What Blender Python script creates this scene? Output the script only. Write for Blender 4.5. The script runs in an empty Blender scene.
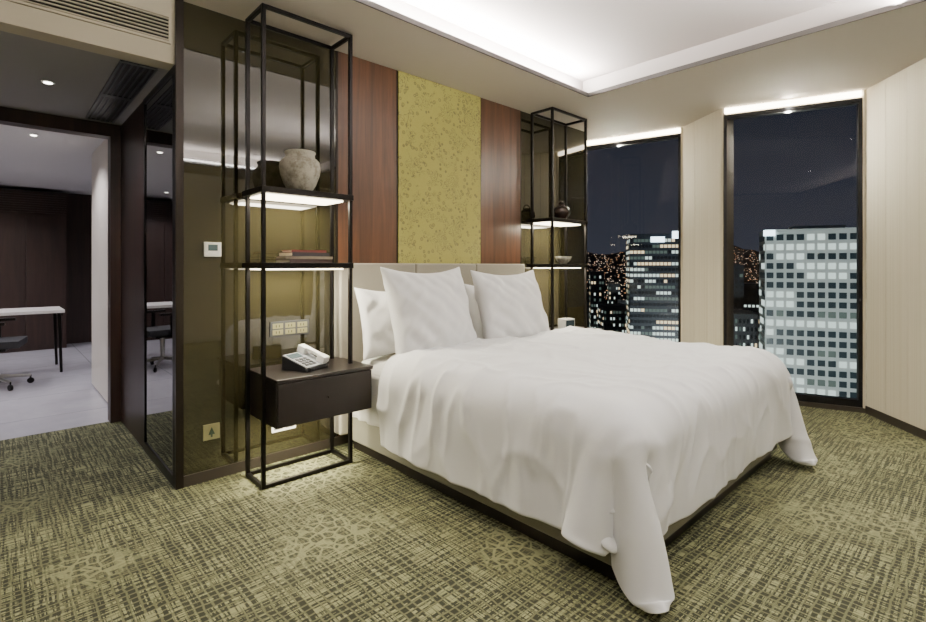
import bpy, bmesh, math, random
from mathutils import Vector, Matrix, noise
random.seed(7)
S=bpy.context.scene
COL=S.collection

def lin(c):
    def f(v):
        v/=255.0
        return v/12.92 if v<=0.04045 else ((v+0.055)/1.055)**2.4
    return (f(c[0]),f(c[1]),f(c[2]),1)

# ------------------------------------------------------------ materials
def mat(name,c,rough=.5,metal=0,ior=None,emit=None,es=0,sheen=0,coat=0,bump=None):
    m=bpy.data.materials.new(name); m.use_nodes=True
    b=m.node_tree.nodes['Principled BSDF']
    b.inputs['Base Color'].default_value=lin(c)
    b.inputs['Roughness'].default_value=rough
    b.inputs['Metallic'].default_value=metal
    if ior: b.inputs['IOR'].default_value=ior
    if emit:
        b.inputs['Emission Color'].default_value=lin(emit); b.inputs['Emission Strength'].default_value=es
    if sheen: b.inputs['Sheen Weight'].default_value=sheen
    if coat: b.inputs['Coat Weight'].default_value=coat
    return m

class NT:
    def __init__(s,m): s.m=m; s.nt=m.node_tree; s.b=s.nt.nodes['Principled BSDF']
    def n(s,t,**k):
        x=s.nt.nodes.new(t)
        for a,v in k.items(): setattr(x,a,v)
        return x
    def l(s,a,b): s.nt.links.new(a,b)
    def math(s,op,a,b=None,c=None):
        x=s.n('ShaderNodeMath',operation=op)
        for i,v in enumerate((a,b,c)):
            if v is None: continue
            if isinstance(v,(int,float)): x.inputs[i].default_value=v
            else: s.l(v,x.inputs[i])
        return x.outputs[0]
    def coord(s,scale=(1,1,1),rot=(0,0,0)):
        tc=s.n('ShaderNodeTexCoord'); mp=s.n('ShaderNodeMapping')
        mp.inputs['Scale'].default_value=scale; mp.inputs['Rotation'].default_value=rot
        s.l(tc.outputs['Object'],mp.inputs['Vector']); return mp.outputs['Vector']
    def noise(s,v,scale,detail=2,rough=.5,dist=0):
        x=s.n('ShaderNodeTexNoise'); x.inputs['Scale'].default_value=scale; x.inputs['Detail'].default_value=detail
        x.inputs['Roughness'].default_value=rough; x.inputs['Distortion'].default_value=dist
        s.l(v,x.inputs['Vector']); return x.outputs['Fac']
    def smooth(s,v,a,b):
        x=s.n('ShaderNodeMapRange',interpolation_type='SMOOTHSTEP'); s.l(v,x.inputs['Value'])
        x.inputs['From Min'].default_value=a; x.inputs['From Max'].default_value=b; return x.outputs['Result']
    def mix(s,f,a,b):
        x=s.n('ShaderNodeMix',data_type='RGBA')
        if isinstance(f,(int,float)): x.inputs[0].default_value=f
        else: s.l(f,x.inputs[0])
        for i,v in ((6,a),(7,b)):
            if isinstance(v,tuple): x.inputs[i].default_value=v
            else: s.l(v,x.inputs[i])
        return x.outputs[2]
    def bump(s,h,st=.3,d=.01):
        x=s.n('ShaderNodeBump'); x.inputs['Strength'].default_value=st; x.inputs['Distance'].default_value=d
        s.l(h,x.inputs['Height']); s.l(x.outputs['Normal'],s.b.inputs['Normal'])

def carpet_mat():
    m=mat('carpet_olive',(160,155,105),.95); k=NT(m)
    v1=k.coord((3.8,86,1)); v2=k.coord((86,3.8,1)); v0=k.coord()
    h1=k.smooth(k.noise(v1,1,2,.6),.45,.52); h2=k.smooth(k.noise(v2,1,2,.6),.46,.53)
    hatch=k.math('MAXIMUM',h1,h2)
    sep=k.n('ShaderNodeSeparateXYZ'); k.l(v0,sep.inputs[0])
    wob=k.math('MULTIPLY',k.noise(v0,7,3),.035)
    lx=k.math('PINGPONG',k.math('ADD',sep.outputs['X'],wob),.016)
    ly=k.math('PINGPONG',k.math('ADD',sep.outputs['Y'],wob),.016)
    latt=k.smooth(k.math('MINIMUM',lx,ly),.0020,.0055)
    hatch=k.math('MULTIPLY',hatch,k.math('ADD',k.math('MULTIPLY',latt,.45),.55))
    vo=k.n('ShaderNodeTexVoronoi',feature='DISTANCE_TO_EDGE'); vo.inputs['Scale'].default_value=19; k.l(v0,vo.inputs['Vector'])
    cell=k.smooth(vo.outputs['Distance'],.06,.12)
    cellp=k.math('MULTIPLY',cell,k.math('ADD',k.math('MULTIPLY',hatch,.6),.4))
    mask=k.math('MULTIPLY',k.smooth(k.noise(v0,1.1,2,.5),.50,.62),.85)
    pat=k.n('ShaderNodeMix',data_type='FLOAT'); k.l(mask,pat.inputs[0]); k.l(hatch,pat.inputs[2]); k.l(k.math('MULTIPLY',cellp,.9),pat.inputs[3])
    tone=k.noise(v0,1.6,3)
    light=k.mix(tone,lin((108,109,70)),lin((152,152,114)))
    dark=k.mix(tone,lin((22,25,8)),lin((40,43,18)))
    c=k.mix(pat.outputs[0],light,dark)
    k.l(c,k.b.inputs['Base Color'])
    fz=k.noise(v0,260,2)
    k.bump(k.math('ADD',k.math('MULTIPLY',pat.outputs[0],-.6),fz),.35,.006)
    return m
def wood_mat(name,a,b,rough=.35,sc=1):
    m=mat(name,a,rough); k=NT(m)
    v=k.coord((14*sc,14*sc,.8*sc)); n1=k.noise(v,1,6,.65,.6); v2=k.coord((90*sc,90*sc,2)); n2=k.noise(v2,1,3)
    f=k.math('ADD',k.math('MULTIPLY',k.smooth(n1,.3,.7),.7),k.math('MULTIPLY',n2,.3))
    k.l(k.mix(f,lin(a),lin(b)),k.b.inputs['Base Color']); return m
def fabric_art():
    m=mat('embroidered_fabric',(150,145,50),.7,sheen=.2); k=NT(m); v=k.coord()
    n1=k.noise(v,13,1,.4,2.0); ct=k.math('PINGPONG',k.math('MULTIPLY',n1,6.0),.5)
    l1=k.smooth(ct,.08,.17)
    vo=k.n('ShaderNodeTexVoronoi',feature='F1'); vo.inputs['Scale'].default_value=22; k.l(v,vo.inputs['Vector'])
    ring=k.smooth(k.math('ABSOLUTE',k.math('SUBTRACT',vo.outputs['Distance'],.26)),.04,.09)
    dot=k.smooth(vo.outputs['Distance'],.09,.14)
    n2=k.noise(v,8,1,.5,.6); reg=k.smooth(n2,.46,.52)
    base=k.mix(k.noise(v,200,2),lin((160,155,74)),lin((184,179,98)))
    motif=k.math('MULTIPLY',ring,dot)
    m1=k.n('ShaderNodeMix',data_type='FLOAT'); k.l(reg,m1.inputs[0]); k.l(l1,m1.inputs[2]); k.l(motif,m1.inputs[3])
    k.l(k.mix(m1.outputs[0],lin((126,122,72)),base),k.b.inputs['Base Color']); k.bump(m1.outputs[0],.3,.003); return m
def stripe_mat():
    m=mat('ribbed_wallcovering',(205,198,178),.8); k=NT(m); v=k.coord((160,160,.4))
    n=k.noise(v,1,1); k.l(k.mix(k.smooth(n,.35,.65),lin((222,213,188)),lin((230,222,200))),k.b.inputs['Base Color']); k.bump(n,.12,.002); return m
def marble_mat():
    m=mat('office_floor_tile',(180,178,182),.22); k=NT(m); v=k.coord()
    n=k.noise(v,2.5,6,.6,1.2)
    br=k.n('ShaderNodeTexBrick'); br.offset=0; k.l(v,br.inputs['Vector']); br.inputs['Scale'].default_value=1
    br.inputs['Brick Width'].default_value=.9; br.inputs['Row Height'].default_value=.9; br.inputs['Mortar Size'].default_value=.004
    br.inputs['Mortar'].default_value=lin((140,138,142))
    c=k.mix(n,lin((165,162,168)),lin((200,198,204))); k.l(c,br.inputs['Color1']); k.l(c,br.inputs['Color2'])
    k.l(br.outputs['Color'],k.b.inputs['Base Color']); return m
def linen(name,c,strength=.15):
    m=mat(name,c,.85,sheen=.15); k=NT(m); v=k.coord()
    n=k.noise(v,4,3,.45,.6)
    k.bump(n,strength,.03)
    return m
def weave(name,c):
    m=mat(name,c,.9,sheen=.2); k=NT(m); n=k.noise(k.coord(),400,2); k.bump(n,.3,.002)
    k.l(k.mix(n,lin(tuple(int(x*.92) for x in c)),lin(tuple(min(255,int(x*1.05)) for x in c))),k.b.inputs['Base Color']); return m
def cityland(name,scale,dens,base=(8,10,16),st=3,thr=.16):
    m=mat(name,base,1); k=NT(m); v=k.coord()
    vo=k.n('ShaderNodeTexVoronoi'); vo.inputs['Scale'].default_value=scale; k.l(v,vo.inputs['Vector'])
    dot=k.math('LESS_THAN',vo.outputs['Distance'],thr)
    sep=k.n('ShaderNodeSeparateColor'); k.l(vo.outputs['Color'],sep.inputs[0])
    on=k.math('LESS_THAN',sep.outputs[0],dens)
    col=k.mix(sep.outputs[1],lin((255,175,110)),lin((255,240,225)))
    k.l(col,k.b.inputs['Emission Color']); k.l(k.math('MULTIPLY',k.math('MULTIPLY',dot,on),st),k.b.inputs['Emission Strength']); return m

M_carpet=carpet_mat()
M_ceil=mat('ceiling_paint',(192,184,170),.9)
M_ceil2=mat('ceiling_recess_paint',(198,190,186),.9)
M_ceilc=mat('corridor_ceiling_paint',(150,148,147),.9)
M_ceilo=mat('office_ceiling_paint',(200,198,198),.9)
M_wall=mat('wall_paint',(190,182,162),.9)
M_rib=stripe_mat()
M_bronze=mat('dark_bronze_metal',(38,32,27),.38,.6)
M_black=mat('blackened_steel',(24,21,20),.35,.7)
M_olive=mat('olive_backpainted_glass',(44,41,25),.03,0,1.8)
M_wood=wood_mat('walnut_panel',(58,38,26),(106,70,46))
M_dwood=wood_mat('dark_stained_wood',(38,26,23),(60,41,35),.4)
M_dwood2=wood_mat('espresso_veneer',(24,19,17),(36,29,26),.35)
M_art=fabric_art()
M_mirror=mat('smoked_mirror',(140,140,140),.02,1)
M_uph=weave('greige_upholstery',(150,145,132))
M_uph2=weave('bed_base_upholstery',(134,132,116))
M_white=linen('white_linen',(234,234,235),.18)
M_sheet=linen('white_sheet',(222,221,216),.2)
M_led=mat('led_diffuser',(255,255,255),.5,emit=(255,240,205),es=11)
M_ledw=mat('window_led_bar',(255,255,255),.5,emit=(255,240,215),es=16)
M_frame=mat('window_frame_aluminium',(30,30,32),.4,.7)
M_lip=mat('cove_edge_paint',(84,80,78),.7)
M_plastic=mat('white_plastic',(225,225,222),.35)
M_plasticd=mat('grey_plastic',(70,72,76),.4)
M_phone=mat('phone_dark_plastic',(34,36,40),.35)
M_phone2=mat('phone_silver_plastic',(150,154,160),.3)
M_screen=mat('lcd_screen',(60,75,80),.2)
M_steel=mat('brushed_steel',(170,168,162),.3,.9)
M_base=mat('skirting_bronze',(60,54,46),.5,.3)
M_tile=marble_mat()
M_whitecab=mat('white_lacquer',(215,208,196),.35)
M_lens=mat('downlight_lens',(255,255,255),.4,emit=(255,248,235),es=14)

# ------------------------------------------------------------ mesh builder
class MB:
    def __init__(s): s.bm=bmesh.new(); s.mats=[]
    def mi(s,m):
        if m not in s.mats: s.mats.append(m)
        return s.mats.index(m)
    def _fin(s,faces,m,smooth=False):
        i=s.mi(m)
        for f in faces: f.material_index=i; f.smooth=smooth
    def box(s,x0,x1,y0,y1,z0,z1,m,M=None):
        vs=[Vector((x,y,z)) for z in (z0,z1) for y in (y0,y1) for x in (x0,x1)]
        if M: vs=[M@v for v in vs]
        b=[s.bm.verts.new(v) for v in vs]
        q=[(0,2,3,1),(4,5,7,6),(0,1,5,4),(2,6,7,3),(0,4,6,2),(1,3,7,5)]
        s._fin([s.bm.faces.new([b[i] for i in f]) for f in q],m); return s
    def prism(s,pts,z0,z1,m,M=None):
        a=[Vector((p[0],p[1],z0)) for p in pts]; c=[Vector((p[0],p[1],z1)) for p in pts]
        if M: a=[M@v for v in a]; c=[M@v for v in c]
        a=[s.bm.verts.new(v) for v in a]; c=[s.bm.verts.new(v) for v in c]; n=len(pts)
        fs=[s.bm.faces.new(a[::-1]),s.bm.faces.new(c)]
        for i in range(n): fs.append(s.bm.faces.new((a[i],a[(i+1)%n],c[(i+1)%n],c[i])))
        s._fin(fs,m); return s
    def cyl(s,p,q,r,m,r2=None,seg=20):
        p=Vector(p); q=Vector(q); d=(q-p); r2=r if r2 is None else r2
        R=d.to_track_quat('Z','Y').to_matrix()
        A=[];B=[]
        for i in range(seg):
            a=2*math.pi*i/seg; o=Vector((math.cos(a),math.sin(a),0))
            A.append(s.bm.verts.new(p+R@(o*r))); B.append(s.bm.verts.new(q+R@(o*r2)))
        fs=[s.bm.faces.new((A[i],A[(i+1)%seg],B[(i+1)%seg],B[i])) for i in range(seg)]
        s._fin(fs,m,True); s._fin([s.bm.faces.new(A[::-1]),s.bm.faces.new(B)],m); return s
    def lathe(s,c,prof,m,seg=40):
        c=Vector(c); rows=[]
        for r,z in prof:
            rows.append([s.bm.verts.new(c+Vector((r*math.cos(2*math.pi*i/seg),r*math.sin(2*math.pi*i/seg),z))) for i in range(seg)])
        fs=[]
        for a,b in zip(rows,rows[1:]):
            for i in range(seg): fs.append(s.bm.faces.new((a[i],a[(i+1)%seg],b[(i+1)%seg],b[i])))
        s._fin(fs,m,True); s._fin([s.bm.faces.new(rows[0][::-1])],m); s._fin([s.bm.faces.new(rows[-1])],m); return s
    def obj(s,name,bevel=0,parent=None,loc=None,rot=None,seg=2):
        me=bpy.data.meshes.new(name); s.bm.normal_update(); s.bm.to_mesh(me); s.bm.free()
        for m in s.mats: me.materials.append(m)
        o=bpy.data.objects.new(name,me); COL.objects.link(o)
        if bevel:
            b=o.modifiers.new('b','BEVEL'); b.width=bevel; b.segments=seg; b.limit_method='ANGLE'; b.angle_limit=.6
        if parent: o.parent=parent
        if loc: o.location=loc
        if rot: o.rotation_euler=rot
        return o
def empty(name,loc=(0,0,0)):
    e=bpy.data.objects.new(name,None); e.empty_display_size=.1; COL.objects.link(e); e.location=loc; return e
def area(name,loc,size,size_y,power,color=(1,.95,.86),direction=(0,0,-1),parent=None,shape='RECTANGLE',spread=None):
    l=bpy.data.lights.new(name,'AREA'); l.shape=shape; l.size=size
    if shape=='RECTANGLE': l.size_y=size_y
    l.energy=power; l.color=color
    if spread: l.spread=spread
    o=bpy.data.objects.new(name,l); COL.objects.link(o); o.location=loc
    o.rotation_euler=Vector(direction).to_track_quat('-Z','Y').to_euler()
    if parent: o.parent=parent
    return o
def spot(name,loc,power,angle=100,color=(1,.95,.86),target=None,parent=None,blend=.6,r=.05):
    l=bpy.data.lights.new(name,'SPOT'); l.energy=power; l.spot_size=math.radians(angle); l.spot_blend=blend; l.color=color; l.shadow_soft_size=r
    o=bpy.data.objects.new(name,l); COL.objects.link(o); o.location=loc
    d=Vector(target)-Vector(loc) if target else Vector((0,0,-1))
    o.rotation_euler=d.to_track_quat('-Z','Y').to_euler()
    if parent: o.parent=parent
    return o

# ------------------------------------------------------------ camera
H=1.25; YAW=math.radians(46.9)
FW=Vector((math.cos(YAW),math.sin(YAW),0)); RT=Vector((math.sin(YAW),-math.cos(YAW),0))
cam=bpy.data.cameras.new('camera'); co=bpy.data.objects.new('camera',cam); COL.objects.link(co)
cam.sensor_fit='HORIZONTAL'; cam.sensor_width=36; cam.lens=500/926*36; cam.shift_y=-(311-266)/926
cam.clip_start=.05; cam.clip_end=3000
co.location=(0,0,H); co.rotation_euler=(math.pi/2,0,YAW-math.pi/2); S.camera=co

# ------------------------------------------------------------ room shell
CZ=2.75; WY=3.15
F=[(5.10,3.70),(5.42,2.32),(5.05,1.80),(5.40,.76),(4.85,.32),(5.20,-.80),(4.80,-1.20),(4.80,-2.60)]
XL=-1.8; YB=-2.6
MB().prism([(XL,YB)]+F[::-1]+[(.75,3.70),(.75,4.88),(XL,4.88)],-.1,0,M_carpet).obj('floor')
MB().box(-4,3,4.88,10.3,-.1,-.002,M_tile).obj('floor_office')
hx0,hx1,hy0,hy1=-1.2,3.84,-1.7,2.48
LT=.035
b=MB()
b.prism([(hx1,YB)]+F[::-1]+[(hx1,3.70)],CZ,CZ+LT,M_ceil)
b.box(XL,hx1,hy1,WY+.15,CZ,CZ+LT,M_ceil).box(XL,hx0,YB,hy1,CZ,CZ+LT,M_ceil).box(hx0,hx1,YB,hy0,CZ,CZ+LT,M_ceil)
b.box(.75,hx1,WY+.15,3.70,CZ,CZ+LT,M_ceil)
b.obj('ceiling')
g=.16
b=MB(); T=2.97
b.box(hx0-g-.1,hx1+g+.1,hy0-g-.1,hy1+g+.1,T,T+.08,M_ceil2)
b.box(hx0-g-.05,hx0-g,hy0-g,hy1+g,CZ+LT,T,M_ceil2).box(hx1+g,hx1+g+.05,hy0-g,hy1+g,CZ+LT,T,M_ceil2)
b.box(hx0-g,hx1+g,hy0-g-.05,hy0-g,CZ+LT,T,M_ceil2).box(hx0-g,hx1+g,hy1+g,hy1+g+.05,CZ+LT,T,M_ceil2)
b.obj('ceiling_recess')
t=.010
b=MB(); z0,z1=CZ-.003,CZ+.03
b.box(hx0,hx1,hy1-t,hy1,z0,z1,M_lip).box(hx0,hx1,hy0,hy0+t,z0,z1,M_lip).box(hx0,hx0+t,hy0,hy1,z0,z1,M_lip).box(hx1-t,hx1,hy0,hy1,z0,z1,M_lip)
b.obj('trim_1')
cl=(1,.955,.90)
LX=hx1-hx0; LY=hy1-hy0
area('cove_light_north',((hx0+hx1)/2,hy1+.07,CZ+.05),LX,.04,310,cl,(0,-.35,1))
area('cove_light_south',((hx0+hx1)/2,hy0-.07,CZ+.05),LX,.04,150,cl,(0,.35,1))
area('cove_light_east',(hx1+.07,(hy0+hy1)/2,CZ+.05),.04,LY,260,cl,(-.35,0,1))
area('cove_light_west',(hx0-.07,(hy0+hy1)/2,CZ+.05),.04,LY,110,cl,(.35,0,1))

MB().box(XL-.15,4.95,YB-.15,YB,0,CZ,M_wall).obj('wall_south')
MB().box(XL-.15,XL,YB,4.95,0,CZ,M_wall).obj('wall_west')
b=MB(); b.box(.77,4.82,WY+.02,3.55,0,CZ,M_dwood)
b.box(.77,1.735,WY,WY+.0199,.06,CZ,M_olive).box(3.715,4.82,WY,WY+.0199,.06,CZ,M_olive)
b.box(1.75,2.245,WY-.005,WY+.0199,.06,CZ,M_wood).box(3.165,3.70,WY-.005,WY+.0199,.06,CZ,M_wood)
b.box(2.26,3.15,WY-.012,WY+.0199,.06,CZ,M_art)
b.obj('wall_headboard')
b=MB()
for x in (1.735,2.245,3.15,3.70,4.81): b.box(x,x+.015,WY-.004,WY+.02,0,CZ,M_bronze)
b.box(.735,.775,WY-.02,WY+.03,0,CZ,M_bronze)
b.obj('trim_2')
MB().box(.775,4.82,WY-.012,WY+.02,0,.06,M_base).obj('baseboard_headboard')
MB().box(4.82,5.25,3.70,3.80,0,CZ,M_rib).obj('wall_alcove')
def seg(p,q,off,th,z0,z1,m,b,s0=0,s1=None):
    p=Vector((p[0],p[1],0)); q=Vector((q[0],q[1],0)); L=(q-p).length; d=(q-p)/L; n=Vector((-d.y,d.x,0))
    if s1 is None: s1=L
    P=[p+d*s0+n*off,p+d*s1+n*off,p+d*s1+n*(off+th),p+d*s0+n*(off+th)]
    b.prism([(v.x,v.y) for v in P][::-1],z0,z1,m); return L
WH=2.69
def ribwall(name,p,q,pw):
    L=(Vector(q)-Vector(p)).length; b=MB()
    seg(p,q,.012,.12,0,CZ,M_base,b)
    n=max(1,round(L/pw)); w=L/n
    for i in range(n): seg(p,q,0,.014,.06,CZ,M_rib,b,i*w+.0015,(i+1)*w-.0015)
    b.obj(name)
    b=MB(); seg(p,q,-.008,.02,0,.065,M_base,b); return b
ribwall('wall_east',F[1],F[2],.22).obj('baseboard_east')
ribwall('wall_east',F[3],F[4],.235).obj('baseboard_east')
ribwall('wall_east',F[5],F[6],.22).obj('baseboard_east')
ribwall('wall_east',F[6],F[7],.22).obj('baseboard_east')
M_glass=bpy.data.materials.new('window_glass'); M_glass.use_nodes=True
nt=M_glass.node_tree; nt.nodes.clear()
o=nt.nodes.new('ShaderNodeOutputMaterial'); tr=nt.nodes.new('ShaderNodeBsdfTransparent'); gl=nt.nodes.new('ShaderNodeBsdfGlossy'); mx=nt.nodes.new('ShaderNodeMixShader')
fr=nt.nodes.new('ShaderNodeFresnel'); fr.inputs['IOR'].default_value=1.38
gl.inputs['Roughness'].default_value=0.0; tr.inputs['Color'].default_value=(.9,.93,.95,1)
nt.links.new(fr.outputs[0],mx.inputs[0]); nt.links.new(tr.outputs[0],mx.inputs[1]); nt.links.new(gl.outputs[0],mx.inputs[2]); nt.links.new(mx.outputs[0],o.inputs[0])
def window(idx,p,q):
    L=(Vector(q)-Vector(p)).length
    e=empty('window_%d'%idx)
    b=MB(); fw=.03
    seg(p,q,.02,.07,.04,.10,M_frame,b); seg(p,q,.02,.07,WH-.04,WH,M_frame,b)
    seg(p,q,.02,.07,.10,WH-.04,M_frame,b,0.02,.02+fw); seg(p,q,.02,.07,.10,WH-.04,M_frame,b,L-fw-.02,L-.02)
    b.obj('frame',parent=e)
    pv=Vector((p[0],p[1],0)); qv=Vector((q[0],q[1],0)); d=(qv-pv).normalized(); nn=Vector((-d.y,d.x,0))
    b=MB(); bm=b.bm; a_=pv+d*(fw+.02)+nn*.05; c_=qv-d*(fw+.02)+nn*.05
    vs=[bm.verts.new((a_.x,a_.y,.10)),bm.verts.new((c_.x,c_.y,.10)),bm.verts.new((c_.x,c_.y,WH-.04)),bm.verts.new((a_.x,a_.y,WH-.04))]
    b._fin([bm.faces.new(vs)],M_glass); b.obj('glass_pane',parent=e)
    b=MB(); seg(p,q,0,.02,.04,CZ,M_rib,b,0,.02); seg(p,q,0,.02,.04,CZ,M_rib,b,L-.02,L); b.obj('reveal',parent=e)
    b=MB(); seg(p,q,.03,.1,WH,CZ+.06,M_rib,b); seg(p,q,0,.1,0,.04,M_base,b); b.obj('header_and_sill',parent=e)
    b=MB(); seg(p,q,0,.03,WH+.012,CZ-.004,M_ledw,b,.03,L-.03); b.obj('led_bar',parent=e)
    c=(pv+qv)/2-nn*.03+Vector((0,0,CZ-.02))
    area('window_wash_light',c,.03,L*.9,85,(1,.93,.78),(-nn*.8+Vector((0,0,-1))),parent=e)
window(1,F[0],F[1]); window(2,F[2],F[3]); window(3,F[4],F[5])

# corridor
b=MB(); b.box(XL,.77,WY,WY+.12,2.38,CZ,M_wall); b.obj('wall_bulkhead')
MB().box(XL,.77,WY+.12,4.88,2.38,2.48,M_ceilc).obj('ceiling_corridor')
b=MB(); b.box(.765,.95,3.55,4.95,0,2.48,M_dwood).box(.74,.7649,3.97,4.82,0,2.38,M_dwood); b.obj('wall_corridor')
e=empty('mirror_partition')
MB().box(.742,.76,3.20,3.93,.06,2.34,M_mirror).obj('mirror_glass',parent=e)
b=MB(); b.box(.735,.765,3.17,3.97,0,.06,M_black).box(.735,.765,3.17,3.97,2.34,2.38,M_black).box(.735,.765,3.17,3.20,.06,2.34,M_black).box(.735,.765,3.93,3.97,.06,2.34,M_black)
b.obj('mirror_frame',parent=e)
def grille(name,x0,x1,z0,z1):
    b=MB(); y=WY
    b.box(x0,x1,y-.004,y,z0,z1,M_black)
    f=.012
    b.box(x0,x1,y-.014,y-.004,z0,z0+f,M_wall).box(x0,x1,y-.014,y-.004,z1-f,z1,M_wall).box(x0,x0+f,y-.014,y-.004,z0+f,z1-f,M_wall).box(x1-f,x1,y-.014,y-.004,z0+f,z1-f,M_wall)
    k=8
    for i in range(1,k): 
        z=z0+(z1-z0)*i/k; b.box(x0+f,x1-f,y-.013,y-.004,z-.003,z+.003,M_wall)
    b.obj(name)
grille('air_vent_grille',.03,.715,2.485,2.64)
b=MB(); x0,x1,y0,y1,z=.50,.68,3.28,4.72,2.38
b.box(x0,x1,y0,y1,z-.004,z,M_black); f=.012
b.box(x0,x1,y0,y0+f,z-.012,z-.004,M_plasticd).box(x0,x1,y1-f,y1,z-.012,z-.004,M_plasticd).box(x0,x0+f,y0+f,y1-f,z-.012,z-.004,M_plasticd).box(x1-f,x1,y0+f,y1-f,z-.012,z-.004,M_plasticd)
for i in range(1,6): xx=x0+(x1-x0)*i/6; b.box(xx-.004,xx+.004,y0+f,y1-f,z-.011,z-.004,M_plasticd)
b.box(x0+f,x1-f,(y0+y1)/2-.03,(y0+y1)/2+.03,z-.0115,z-.004,M_plasticd)
b.obj('ceiling_air_vent')
b=MB(); b.box(.67,.765,4.82,4.95,0,2.38,M_dwood).box(XL,.67,4.82,4.95,2.28,2.38,M_dwood); b.box(XL,XL+.1,4.82,4.95,0,2.28,M_dwood); b.obj('door_1')
b=MB(); b.box(-4,.95,4.88,4.95,2.38,2.6,M_wall).box(-4,XL,4.88,4.95,0,2.6,M_wall); b.obj('wall_office_front')
MB().box(-4,3,4.95,10.3,2.42,2.5,M_ceilo).obj('ceiling_office')
b=MB(); 
for i in range(3): b.box(.74,.77,4.955+i*.515,5.465+i*.515,.02,2.42,M_whitecab)
b.box(.77,1.0,4.95,6.5,0,2.42,M_whitecab); b.obj('white_cabinet_wall')
MB().box(-4.1,-4,4.88,10.3,0,2.5,M_wall).obj('wall_office_west')
MB().box(3,3.1,4.88,10.3,0,2.5,M_dwood).obj('wall_office_east')
MB().box(-4,3,10.2,10.3,0,2.5,M_dwood).obj('wall_office_north')
b=MB(); b.box(-3.0,.8,9.75,10.17,0,2.36,M_dwood)
for i in range(8):
    x=-3.0+i*.475; b.box(x+.006,x+.469,9.73,9.75,.08,2.0,M_dwood)
for i in range(9): b.box(-3,.8,9.735,9.75,2.04+i*.034,2.058+i*.034,M_dwood)
b.obj('built_in_wardrobe')

def downlight(x,y,z,p,ang=110,color=(1,.95,.86)):
    e=empty('recessed_downlight',(x,y,z))
    b=MB(); b.cyl((0,0,-.006),(0,0,0),.034,M_plastic); b.cyl((0,0,-.008),(0,0,-.005),.022,M_lens); b.obj('trim_and_lens',parent=e)
    spot('downlight_lamp',(0,0,-.02),p,ang,color,parent=e)
downlight(.237,3.98,2.38,50,125,(.95,.95,1))
for x,y in ((.25,5.87),(-1.2,5.87),(-.6,7.2),(-1.2,8.2),(-.5,9.0),(1.8,8)): downlight(x,y,2.42,90,140,(.97,.93,1))

# ------------------------------------------------------------ shelf units with LED
def shelf_unit(x0,x1,lp):
    e=empty('display_shelf')
    y0,y1,zt=2.80,3.06,2.72; s=.022
    b=MB()
    for x in (x0,x1-s):
        for y in (y0,y1-s): b.box(x,x+s,y,y+s,0,zt,M_black)
    for z in (0,zt-s):
        for y in (y0,y1-s): b.box(x0+s,x1-s,y,y+s,z,z+s,M_black)
        for x in (x0,x1-s): b.box(x,x+s,y0+s,y1-s,z,z+s,M_black)
    b.obj('frame',.002,parent=e)
    for z in (1.665,1.235):
        b=MB(); b.box(x0-.004,x1+.004,y0-.006,y1+.05,z,z+.035,M_black); b.obj('shelf_board',.002,parent=e)
        b=MB(); b.box(x0+.04,x1-.04,y0+.05,y1+.03,z-.008,z,M_led); b.obj('led_panel',parent=e)
        area('shelf_light',((x0+x1)/2,2.95,z-.012),x1-x0-.1,.18,lp,(1,.92,.72),(0,0,-1),parent=e)
    area('base_light',((x0+x1)/2,2.93,.335),x1-x0-.1,.18,lp*.8,(1,.91,.68),(0,0,-1),parent=e)
    return e
shelf_unit(1.087,1.66,14); shelf_unit(3.75,4.32,12)
def nightstand(x0,x1):
    b=MB(); y0,y1,z0,z1=2.66,3.10,.36,.63
    b.box(x0,x1,y0+.02,y1,z0,z1-.022,M_dwood2); b.box(x0-.004,x1+.004,y0-.004,y1,z1-.02,z1,M_dwood2)
    b.box(x0+.004,x1-.004,y0,y0+.018,z0+.006,z1-.026,M_dwood2)
    xm=(x0+x1)/2; b.cyl((xm,y0,.49),(xm,y0-.012,.49),.006,M_bronze)
    b.obj('nightstand',.003)
nightstand(1.115,1.715); nightstand(3.785,4.385)

M_cer=mat('crackled_ceramic',(170,168,158),.6); k=NT(M_cer)
v=k.coord(); nn_=k.noise(v,14,6,.7); k.l(k.mix(k.smooth(nn_,.36,.6),lin((140,134,118)),lin((198,196,184))),k.b.inputs['Base Color']); k.bump(nn_,.3,.01)
b=MB(); b.lathe((0,0,0),[(.06,0),(.07,.008),(.095,.05),(.116,.11),(.123,.155),(.118,.185),(.10,.205),(.088,.212),(.086,.232),(.093,.245),(.09,.25),(.08,.25),(.076,.22)],M_cer)
b.obj('ceramic_vase',loc=(1.37,2.93,1.70))
b=MB(); bc=[(60,40,34),(150,140,120),(40,38,44),(120,50,44)]
pg=mat('book_pages',(220,212,190),.9); z=0
for i,(w,d,h,c) in enumerate(((.28,.19,.022,0),(.29,.19,.016,1),(.25,.17,.024,2),(.22,.16,.014,3))):
    mc=mat('book_cover_%d'%i,bc[c],.5); R=Matrix.Rotation(math.radians((3,-4,5,-2)[i]),4,'Z')
    b.box(-w/2,w/2,-d/2,d/2,z,z+.003,mc,R).box(-w/2,w/2,-d/2,d/2,z+h-.003,z+h,mc,R).box(-w/2,w/2,-d/2,-d/2+.003,z+.003,z+h-.003,mc,R).box(-w/2+.005,w/2-.005,-d/2+.003,d/2-.005,z+.003,z+h-.003,pg,R); z+=h
b.obj('stack_of_books',loc=(1.39,2.92,1.27))
M_dk=mat('dark_glazed_pottery',(50,36,30),.25)
b=MB(); b.lathe((0,0,0),[(.04,0),(.045,.012),(.075,.04),(.088,.075),(.075,.115),(.045,.135),(.03,.14),(.035,.15),(.02,.155)],M_dk,32)
b.cyl((.075,0,.08),(.125,0,.12),.012,M_dk,.008)
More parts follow.
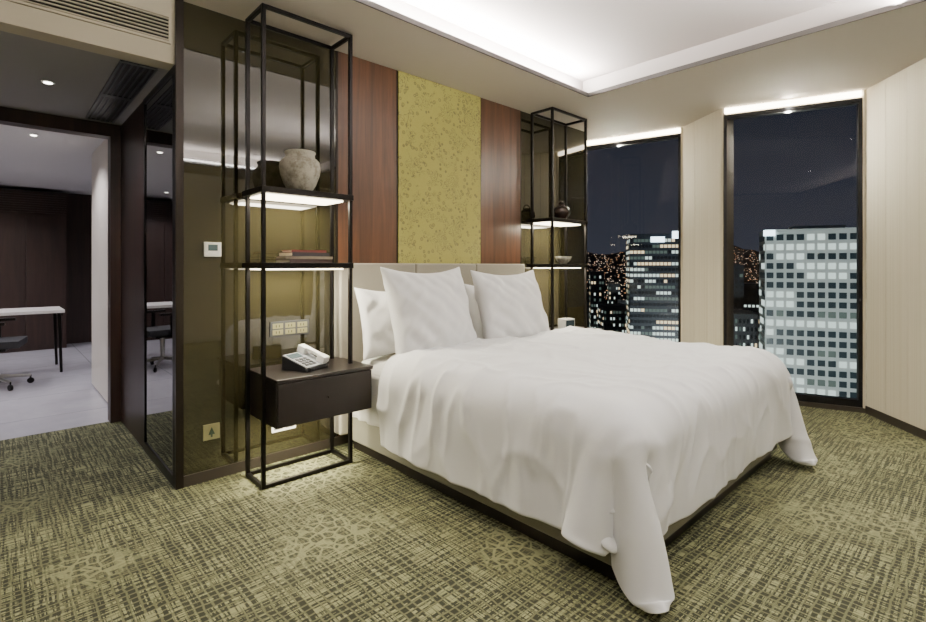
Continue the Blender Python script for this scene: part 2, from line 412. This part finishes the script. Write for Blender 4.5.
for i in range(12):
    a0=math.pi*i/12; a1=math.pi*(i+1)/12; b.cyl((.06*math.cos(a0),0,.12+.07*math.sin(a0)),(.06*math.cos(a1),0,.12+.07*math.sin(a1)),.005,M_dk,seg=8)
b.obj('pottery_teapot',loc=(4.07,2.93,1.70))
b=MB(); b.lathe((0,0,0),[(.03,0),(.035,.008),(.07,.04),(.085,.075),(.08,.075),(.06,.04),(.02,.015)],M_cer,32); b.obj('ceramic_bowl',loc=(4.1,2.93,1.27))
b=MB(); b.box(-.065,.065,-.05,.05,0,.11,M_plastic); b.box(-.055,.055,-.053,-.05,.012,.098,M_screen); b.box(-.03,.03,-.03,.03,.11,.116,M_steel); b.obj('alarm_clock',.004,loc=(4.05,2.86,.63),rot=(0,0,-.15))
# corded desk telephone
ph=MB()
ph.prism([(-.10,0),(.10,0),(.10,.085),(-.10,.022)],-.09,.09,M_phone,Matrix.Rotation(math.radians(90),4,'X'))
o=ph.obj('desk_telephone',.004,loc=(1.37,2.86,.63),rot=(0,0,math.radians(112)))
SL=math.atan2(.063,.2)
b=MB(); R=Matrix.Translation((0,0,.0535))@Matrix.Rotation(-SL,4,'Y')
b.box(-.098,.098,-.088,.088,.0,.006,M_phone2,R)
b.box(.03,.085,-.015,.08,.006,.009,M_screen,R)
for i in range(4):
    for j in range(3): b.box(-.08+i*.026,-.062+i*.026,-.012+j*.032,.011+j*.032,.006,.010,M_phone,R)
b.box(-.06,.06,-.076,-.042,.034,.052,M_plastic,R)
b.box(-.108,-.05,-.084,-.034,.008,.050,M_plastic,R); b.box(.05,.108,-.084,-.034,.008,.050,M_plastic,R)
b.obj('handset_and_keypad',.008,parent=o,seg=3)
b=MB(); pr=None
for i in range(161):
    f=i/160; a=f*2*math.pi*20
    cx=-.10-.02*math.sin(f*math.pi)*2; cy=-.09+.17*f; cz=.012+.02*(1-f)
    p=(cx+.006*math.cos(a),cy,cz+.006*math.sin(a)); 
    if pr: b.cyl(pr,p,.0018,M_black,seg=5)
    pr=p
b.obj('coiled_cord',parent=o)
b=MB(); y=WY; b.box(.885,.978,y-.012,y,1.305,1.39,M_plastic); b.box(.905,.958,y-.014,y-.012,1.34,1.375,M_screen); b.obj('wall_thermostat',.003)
M_plate=mat('brass_plate',(150,146,108),.4,.3)
b=MB(); b.box(.88,.97,y-.01,y,.235,.325,M_plate); M_gr=mat('label_green',(40,60,40),.5)
b.prism([(-.018,-.02),(.018,-.02),(0,.024)],0,.002,M_gr,Matrix.Translation((.925,y-.01,.285))@Matrix.Rotation(math.radians(90),4,'X')); b.box(.92,.93,y-.012,y-.01,.25,.268,M_gr); b.obj('wall_sign_plate',.002)
b=MB(); b.box(1.272,1.53,y-.01,y,.80,.895,M_plasticd)
for i in range(3):
    for j in range(2):
        b.box(1.285+i*.082,1.352+i*.082,y-.013,y-.01,.81+j*.04,.842+j*.04,M_plate)
        b.box(1.305+i*.082,1.309+i*.082,y-.0135,y-.013,.818+j*.04,.834+j*.04,M_black); b.box(1.325+i*.082,1.329+i*.082,y-.0135,y-.013,.818+j*.04,.834+j*.04,M_black)
b.obj('power_socket_panel',.002)
b=MB(); b.box(1.28,1.44,y-.01,y,.19,.275,M_plastic); 
for i in range(2): b.box(1.295+i*.075,1.35+i*.075,y-.012,y-.01,.205,.26,M_plasticd)
b.obj('low_power_socket',.002)

# ------------------------------------------------------------ bed
BX0,BX1,BY0,BY1=1.77,3.71,.975,3.02
bed=empty('bed')
b=MB(); b.box(BX0+.03,BX1-.03,BY0+.03,BY1,0,.07,M_dwood2); b.obj('plinth',parent=bed)
b=MB(); b.box(BX0,BX1,BY0,BY1,.065,.34,M_uph2); b.obj('upholstered_base',.012,parent=bed,seg=3)
b=MB(); b.box(BX0+.02,BX1-.02,BY0+.02,BY1,.34,.62,M_sheet); b.obj('mattress',.09,parent=bed,seg=6)
b=MB()
w=(3.64-1.70)/3
for i in range(3): b.box(1.70+i*w+.002,1.70+(i+1)*w-.002,3.03,3.13,.10,1.27,M_uph)
b.obj('headboard',.015,parent=bed,seg=4)
def ripple_sheet(x,y0,y1,z0,z1,sgn):
    bm=bmesh.new(); NY,NZ=40,14; g_=[]
    for i in range(NY+1):
        r=[]
        for j in range(NZ+1):
            y=y0+(y1-y0)*i/NY; f=j/NZ; z=z0+(z1-z0)*f
            r.append(bm.verts.new((x+sgn*(.004+(1-f)*.010*math.sin(y*38+math.sin(y*11)*2)+(.012*(1-f))),y,z)))
        g_.append(r)
    for i in range(NY):
        for j in range(NZ):
            fc=bm.faces.new((g_[i][j],g_[i+1][j],g_[i+1][j+1],g_[i][j+1])); fc.smooth=True
    me=bpy.data.meshes.new('sheet'); bm.to_mesh(me); bm.free(); me.materials.append(M_sheet)
    o=bpy.data.objects.new('hanging_sheet',me); COL.objects.link(o); o.parent=bed
    so=o.modifiers.new('s','SOLIDIFY'); so.thickness=.004
ripple_sheet(BX0-.003,2.3,3.0,.24,.55,-1); ripple_sheet(BX1+.003,2.3,2.79,.24,.55,1)

# duvet cloth simulation
col_bm=MB(); col_bm.box(BX0-.005,BX1+.005,BY0-.005,BY1,-.2,.64,M_sheet)
colo=col_bm.obj('collider'); 
bv=colo.modifiers.new('b','BEVEL'); bv.width=.10; bv.segments=7
colo.modifiers.new('c','COLLISION'); colo.collision.thickness_outer=.012; colo.collision.cloth_friction=15
flm=MB(); flm.box(0,5,-.5,4,-.1,0,M_sheet); flo=flm.obj('collider_floor'); flo.modifiers.new('c','COLLISION'); flo.collision.thickness_outer=.01
gx0,gx1,gy0,gy1=BX0-.48,BX1+.455,BY0-.45,2.55; st=.034
nx=round((gx1-gx0)/st); ny=round((gy1-gy0)/st)
bm=bmesh.new(); G=[]
for i in range(nx+1):
    r=[]
    for j in range(ny+1):
        x=gx0+(gx1-gx0)*i/nx; y=gy0+(gy1-gy0)*j/ny
        r.append(bm.verts.new((x,y,.668)))
    G.append(r)
for i in range(nx):
    for j in range(ny): bm.faces.new((G[i][j],G[i+1][j],G[i+1][j+1],G[i][j+1]))
me=bpy.data.meshes.new('duvet_sim'); bm.to_mesh(me); bm.free()
do=bpy.data.objects.new('duvet_sim',me); COL.objects.link(do)
vg=do.vertex_groups.new(name='pin')
pin=[i*(ny+1)+ny for i in range(nx+1) if BX0+.1<gx0+(gx1-gx0)*i/nx<BX1-.1]
vg.add(pin,1,'REPLACE')
cm=do.modifiers.new('cloth','CLOTH'); cs=cm.settings
cs.quality=9; cs.mass=.5; cs.vertex_group_mass='pin'; cs.tension_stiffness=40; cs.compression_stiffness=40; cs.shear_stiffness=8; cs.bending_stiffness=3.0
cs.air_damping=2; cs.bending_damping=1
cm.collision_settings.use_collision=True; cm.collision_settings.distance_min=.012; cm.collision_settings.collision_quality=3
cm.collision_settings.use_self_collision=False
S.frame_start=1; S.frame_end=100
cm.point_cache.frame_end=100
import time; t0=time.time()
for f in range(1,96):
    S.frame_set(f)
    if time.time()-t0>150: break
print('cloth time',time.time()-t0,'frames',f)
dg=bpy.context.evaluated_depsgraph_get()
me2=bpy.data.meshes.new_from_object(do.evaluated_get(dg))
bpy.data.objects.remove(do); bpy.data.objects.remove(colo); bpy.data.objects.remove(flo)
S.frame_set(1)
me2.name='duvet'; me2.materials.clear(); me2.materials.append(M_white)
tip=me2.vertices[0].co.copy(); print('tip',tip)
bm=bmesh.new(); bm.from_mesh(me2)
target=Vector((1.70,.83,0)); dx=target.x-tip.x; dy=target.y-tip.y
for v in bm.verts:
    d=(Vector((v.co.x,v.co.y))-Vector((tip.x,tip.y))).length
    wz=max(0,min(1,(.60-v.co.z)/.58)); wgt=wz*math.exp(-(d/.5)**2)
    v.co.x+=dx*wgt; v.co.y+=dy*wgt*.8
inner=[v for v in bm.verts if not v.is_boundary]
for _ in range(3): bmesh.ops.smooth_vert(bm,verts=inner,factor=.5,use_axis_x=True,use_axis_y=True,use_axis_z=True)
bmesh.ops.subdivide_edges(bm,edges=bm.edges[:],cuts=1,use_grid_fill=True,smooth=.0)
inner=[v for v in bm.verts if not v.is_boundary]
for _ in range(2): bmesh.ops.smooth_vert(bm,verts=inner,factor=.5,use_axis_x=True,use_axis_y=True,use_axis_z=True)
bm.normal_update()
def ridge(q,pw=6): return (1-abs(noise.noise(q)))**pw
for v in bm.verts:
    p=v.co.copy(); n_=v.normal.copy()
    if n_.z<-.2: n_=-n_
    a=noise.noise(p*1.8)*.5+.5
    side=max(0,min(1,(.60-p.z)/.35))
    edge=max(0,min(1,1-min(p.x-BX0,BX1-p.x,p.y-BY0)/.55))
    q=p+Vector((noise.noise(p*2.3),noise.noise(p*2.3+Vector((9,0,0))),0))*.12
    w1=ridge(Vector((q.x*3.0+3,q.y*1.6+q.x,q.z*2)),7)*.018
    w2=ridge(Vector((q.x*2.0-q.y*2.5,q.y*4+7,q.z*2)),7)*.014
    w3=ridge(Vector((q.x*6-q.y*2,q.y*5+q.x*3,q.z*2.5)),9)*.012*(.35+edge)
    vert=noise.noise(Vector((q.x*7,q.y*7,q.z*.9)))*.022*side
    v.co=p+n_*(.024+.030*a+(w1+w2)*(1-.5*side)+w3*(1-.4*side)+vert+.010*side)
    if v.co.z<.03: v.co.z=.03
bm.to_mesh(me2); bm.free()
for pl in me2.polygons: pl.use_smooth=True
dv=bpy.data.objects.new('duvet',me2); COL.objects.link(dv); dv.parent=bed
zs=[v.co.z for v in me2.vertices]; print('duvet z',min(zs),max(zs))
so=dv.modifiers.new('s','SOLIDIFY'); so.thickness=.036; so.offset=-1
ss=dv.modifiers.new('ss','SUBSURF'); ss.levels=1; ss.render_levels=1

def pillow(w,h,T,loc,lean,rz=0,seed=0,pinch=.09):
    N=44; bm=bmesh.new(); grids=[]
    for sd in (1,-1):
        gg=[]
        for i in range(N+1):
            r=[]
            for j in range(N+1):
                u=-1+2*i/N; v=-1+2*j/N
                x=w/2*u*(1-pinch*(1-v*v)); y=h/2*v*(1-pinch*(1-u*u))
                e_=max(0,(1-u*u)*(1-v*v))
                t_=T/2*(e_**.42)*(1+.18*(-v))
                cr=abs(u*v)
                t_+=min(1,e_*4)*.020*noise.noise(Vector((x*6+seed,y*6,sd*3)))+min(1,e_*5)*.030*noise.noise(Vector(((x-y)*12+seed,(x+y)*2.5,sd)))*(.3+cr)
                t_+=min(1,e_*5)*.026*noise.noise(Vector(((x+y)*12+seed,(x-y)*2.5,sd+5)))*(.3+cr)
                y-=.025*(1-u*u)*max(0,v)
                r.append(bm.verts.new((x,y,sd*t_)))
            gg.append(r)
        for i in range(N):
            for j in range(N):
                q=(gg[i][j],gg[i+1][j],gg[i+1][j+1],gg[i][j+1])
                fc=bm.faces.new(q if sd==1 else q[::-1]); fc.smooth=True
    bmesh.ops.remove_doubles(bm,verts=bm.verts,dist=.0006)
    me=bpy.data.meshes.new('pillow'); bm.to_mesh(me); bm.free(); me.materials.append(M_white)
    o=bpy.data.objects.new('pillow',me); COL.objects.link(o); o.location=loc; o.rotation_euler=(math.radians(90-lean),0,math.radians(rz))
    s_=o.modifiers.new('ss','SUBSURF'); s_.levels=1; s_.render_levels=1
pillow(.74,.50,.20,(2.12,2.89,.87),14,0,1); pillow(.74,.50,.20,(3.13,2.89,.87),14,0,5)
pillow(.78,.65,.25,(2.18,2.64,.94),16,6,9); pillow(.80,.62,.24,(3.03,2.66,.93),17,2,13)

# ------------------------------------------------------------ office furniture
M_desk=mat('white_desk_top',(210,205,200),.4)
b=MB(); x0,x1,y0,y1=-1.3,.60,7.5,8.2
b.box(x0,x1,y0,y1,.70,.735,M_desk)
for x in (x0+.03,x1-.03):
    for y in (y0+.04,y1-.04): b.cyl((x,y,0),(x-.02,y,.70),.014,M_black,.018)
    b.box(x-.015,x+.015,y0+.04,y1-.04,.66,.70,M_black)
b.obj('office_desk',.003)
def chair(x,y,rz):
    b=MB(); m=mat('chair_mesh',(28,28,32),.6)
    for i in range(5):
        a=2*math.pi*i/5; c=(.3*math.cos(a),.3*math.sin(a))
        b.cyl((0,0,.12),(c[0],c[1],.085),.02,M_steel,.014,12)
        b.cyl((c[0]-.012*math.sin(a),c[1]+.012*math.cos(a),.03),(c[0]+.012*math.sin(a),c[1]-.012*math.cos(a),.03),.03,M_black,seg=16)
        b.cyl((c[0],c[1],.03),(c[0],c[1],.09),.008,M_black,seg=8)
    b.cyl((0,0,.1),(0,0,.40),.025,M_steel)
    b.box(-.24,.24,-.24,.24,.42,.49,m)
    b.box(-.12,.12,-.12,.12,.38,.42,M_black)
    R=Matrix.Translation((0,.25,.5))@Matrix.Rotation(math.radians(-8),4,'X')
    b.box(-.22,.22,-.02,.02,.08,.56,m,R); b.box(-.03,.03,-.0,.04,-.1,.2,M_black,R)
    for s in (-1,1):
        b.box(s*.27-.025,s*.27+.025,-.14,.14,.66,.69,M_black); b.box(s*.27-.012,s*.27+.012,-.02,.02,.44,.66,M_black); b.box(min(s*.2,s*.27),max(s*.2,s*.27),-.02,.02,.43,.46,M_black)
    b.obj('office_chair',.012,loc=(x,y,0),rot=(0,0,rz))
chair(-.02,7.02,math.radians(80))

# ------------------------------------------------------------ night city
M_wd=mat('unlit_window',(14,18,26),.3)
M_wd2=mat('unlit_window_grey',(52,66,72),.3)
M_l1=mat('lit_window_warm',(20,20,20),.5,emit=(255,228,180),es=1.5)
M_l2=mat('lit_window_cool',(20,20,20),.5,emit=(225,242,232),es=1.3)
M_l3=mat('lit_window_dim',(20,20,20),.5,emit=(120,140,130),es=.5)
M_bw=mat('pale_concrete_facade',(215,220,215),.8)
M_bd=mat('dark_curtain_wall',(30,36,46),.5)
M_bm=mat('mid_concrete_facade',(70,72,76),.8)
M_sign=mat('rooftop_sign',(20,20,20),.5,emit=(225,245,255),es=5)
M_red=mat('aviation_lamp',(20,0,0),.5,emit=(255,40,30),es=8)
def building(name,u0,u1,d,ztop,depth,rz,body,ncol,fh,ww,wh,lit,sign=False,run=False,small=False):
    W=(u1-u0)/500*d; uc=(u0+u1)/2
    c=FW*d+RT*((uc-463)/500*d)
    b=MB(); zb=-84.9
    b.box(-W/2,W/2,0,depth,zb,ztop,body)
    cw=W/ncol; nr=int((ztop-1.2-(-60))/fh)
    st=[False,M_l2]
    def put(side,i,j):
        z1=ztop-1.2-j*fh-(fh*(1-wh))/2; z0=z1-fh*wh
        m=M_wd if body is not M_bw else M_wd2
        if run:
            if random.random()<.3: st[0]=random.random()<lit; st[1]=random.choice((M_l1,M_l2,M_l2,M_l3)) if body is not M_bw else random.choice((M_l2,M_l2,M_l3))
            if st[0]: m=st[1]
        elif random.random()<lit: m=random.choice((M_l1,M_l2,M_l2,M_l3,M_l3))
        if small and m is M_wd: return
        if side==0:
            xc=-W/2+(i+.5)*cw; b.box(xc-cw*ww/2,xc+cw*ww/2,-.12,0.02,z0,z1,m)
        else:
            n2=max(1,int(depth/cw)); c2=depth/n2; yc=(i+.5)*c2
            if side==1: b.box(-W/2-.12,-W/2+.02,yc-c2*ww/2,yc+c2*ww/2,z0,z1,m)
            else: b.box(W/2-.02,W/2+.12,yc-c2*ww/2,yc+c2*ww/2,z0,z1,m)
    for j in range(nr):
        for i in range(ncol): put(0,i,j)
        for i in range(max(1,int(depth/cw))): put(1,i,j); put(2,i,j)
    if sign:
        b.box(-W*.10,W*.16,-.5,-.1,ztop-2.6,ztop-1.0,M_sign); b.box(W*.30,W*.46,-.5,-.1,ztop-1.6,ztop+.6,M_sign)
    if body is M_bw:
        b.box(-W/2-.5,-W/2+3,-.6,-.1,ztop-2.2,ztop-.2,M_sign)
        b.box(-W/2,W/2,-.3,0,ztop-1.0,ztop,body); b.box(-W*.2,W*.3,3,depth-2,ztop,ztop+1.2,body)
    b.obj(name,loc=(c.x,c.y,0),rot=(0,0,YAW-math.pi/2+rz))
building('white_grid_tower',772,860,170,14.0,15,-.42,M_bw,10,3.3,.70,.62,.34,run=True)
building('office_tower',631,681,150,11,14,-.25,M_bd,14,1.75,.78,.5,.62,sign=True,run=True)
building('dark_highrise',676,740,230,2,20,-.3,M_bd,14,2.6,.6,.5,.3,run=True)
building('brown_highrise',728,764,200,-18,20,-.2,M_bm,10,3.2,.5,.5,.6)
building('glass_highrise',738,790,260,-8,16,-.3,M_bd,14,3.0,.6,.4,.4,run=True)
building('residential_block',591,604,210,-1,12,-.2,M_bm,5,2.4,.6,.45,.45)
building('residential_block',604,630,190,-14,14,-.1,M_bm,9,2.4,.5,.4,.5)
building('residential_block',858,930,240,-6,14,-.4,M_bm,12,3,.5,.4,.3)
building('residential_block',560,588,250,-12,14,0,M_bd,9,3,.5,.4,.3)
for (ua,ub,d,zt) in ((586,598,285,-14),(598,609,262,-20),(609,620,288,-9),(619,632,264,-17),(640,660,285,-12),(743,756,289,-16),(862,884,289,-14)):
    building('distant_block',ua,ub,d,zt,7,-.2,random.choice((M_bd,M_bm,M_bd)),max(4,int((ub-ua)/2.2)),2.8,.5,.45,.5,small=True)
M_land=cityland('city_ground_lights',.2,.6); M_hill=cityland('hillside_lights',.30,.7,(20,21,27),3.0,.2)
b=MB(); b.prism([(20,-600),(1600,-600),(1600,1600),(20,1600)],-86,-85,M_land); b.obj('city_ground')
bm=bmesh.new(); NU,ND=90,24; GG=[]
for i in range(NU+1):
    r=[]
    for j in range(ND+1):
        uu=450+550*i/NU; d=310+410*j/ND
        p=FW*d+RT*((uu-463)/500*d); f=j/ND
        ridge_=24+26*noise.noise(Vector((uu*.012,1,0)))+10*noise.noise(Vector((uu*.05,5,0)))
        z=-85+(85+ridge_)*(f**1.1)+5*noise.noise(Vector((uu*.04,d*.02,3)))*min(1,f*4)
        r.append(bm.verts.new((p.x,p.y,z)))
    GG.append(r)
for i in range(NU):
    for j in range(ND): bm.faces.new((GG[i][j],GG[i+1][j],GG[i+1][j+1],GG[i][j+1]))
me=bpy.data.meshes.new('hillside'); bm.to_mesh(me); bm.free(); me.materials.append(M_hill)
COL.objects.link(bpy.data.objects.new('hillside',me))
c=FW*95+RT*((800-463)/500*95)
tg=FW*170+RT*((815-463)/500*170)
area('facade_floodlight',(c.x,c.y,-40),12,12,60000,(.9,1,.98),(tg.x-c.x,tg.y-c.y,34))

w=bpy.data.worlds.new('night_sky'); S.world=w; w.use_nodes=True; nt=w.node_tree
bg=nt.nodes['Background']; tc=nt.nodes.new('ShaderNodeTexCoord'); sp=nt.nodes.new('ShaderNodeSeparateXYZ'); cr=nt.nodes.new('ShaderNodeValToRGB')
nt.links.new(tc.outputs['Generated'],sp.inputs[0]); nt.links.new(sp.outputs['Z'],cr.inputs[0]); nt.links.new(cr.outputs[0],bg.inputs[0])
cr.color_ramp.elements[0].position=0.0; cr.color_ramp.elements[0].color=lin((60,62,72)); cr.color_ramp.elements[1].position=.45; cr.color_ramp.elements[1].color=lin((24,27,37))
bg.inputs[1].default_value=.9

for x,y in ((.3,.3),(2.7,1.3),(2.7,-.6),(.3,-1.2)): downlight(x,y,T,100,125,(1,.96,.9))  # unseen bedroom spots, added only to light the bed and room from above
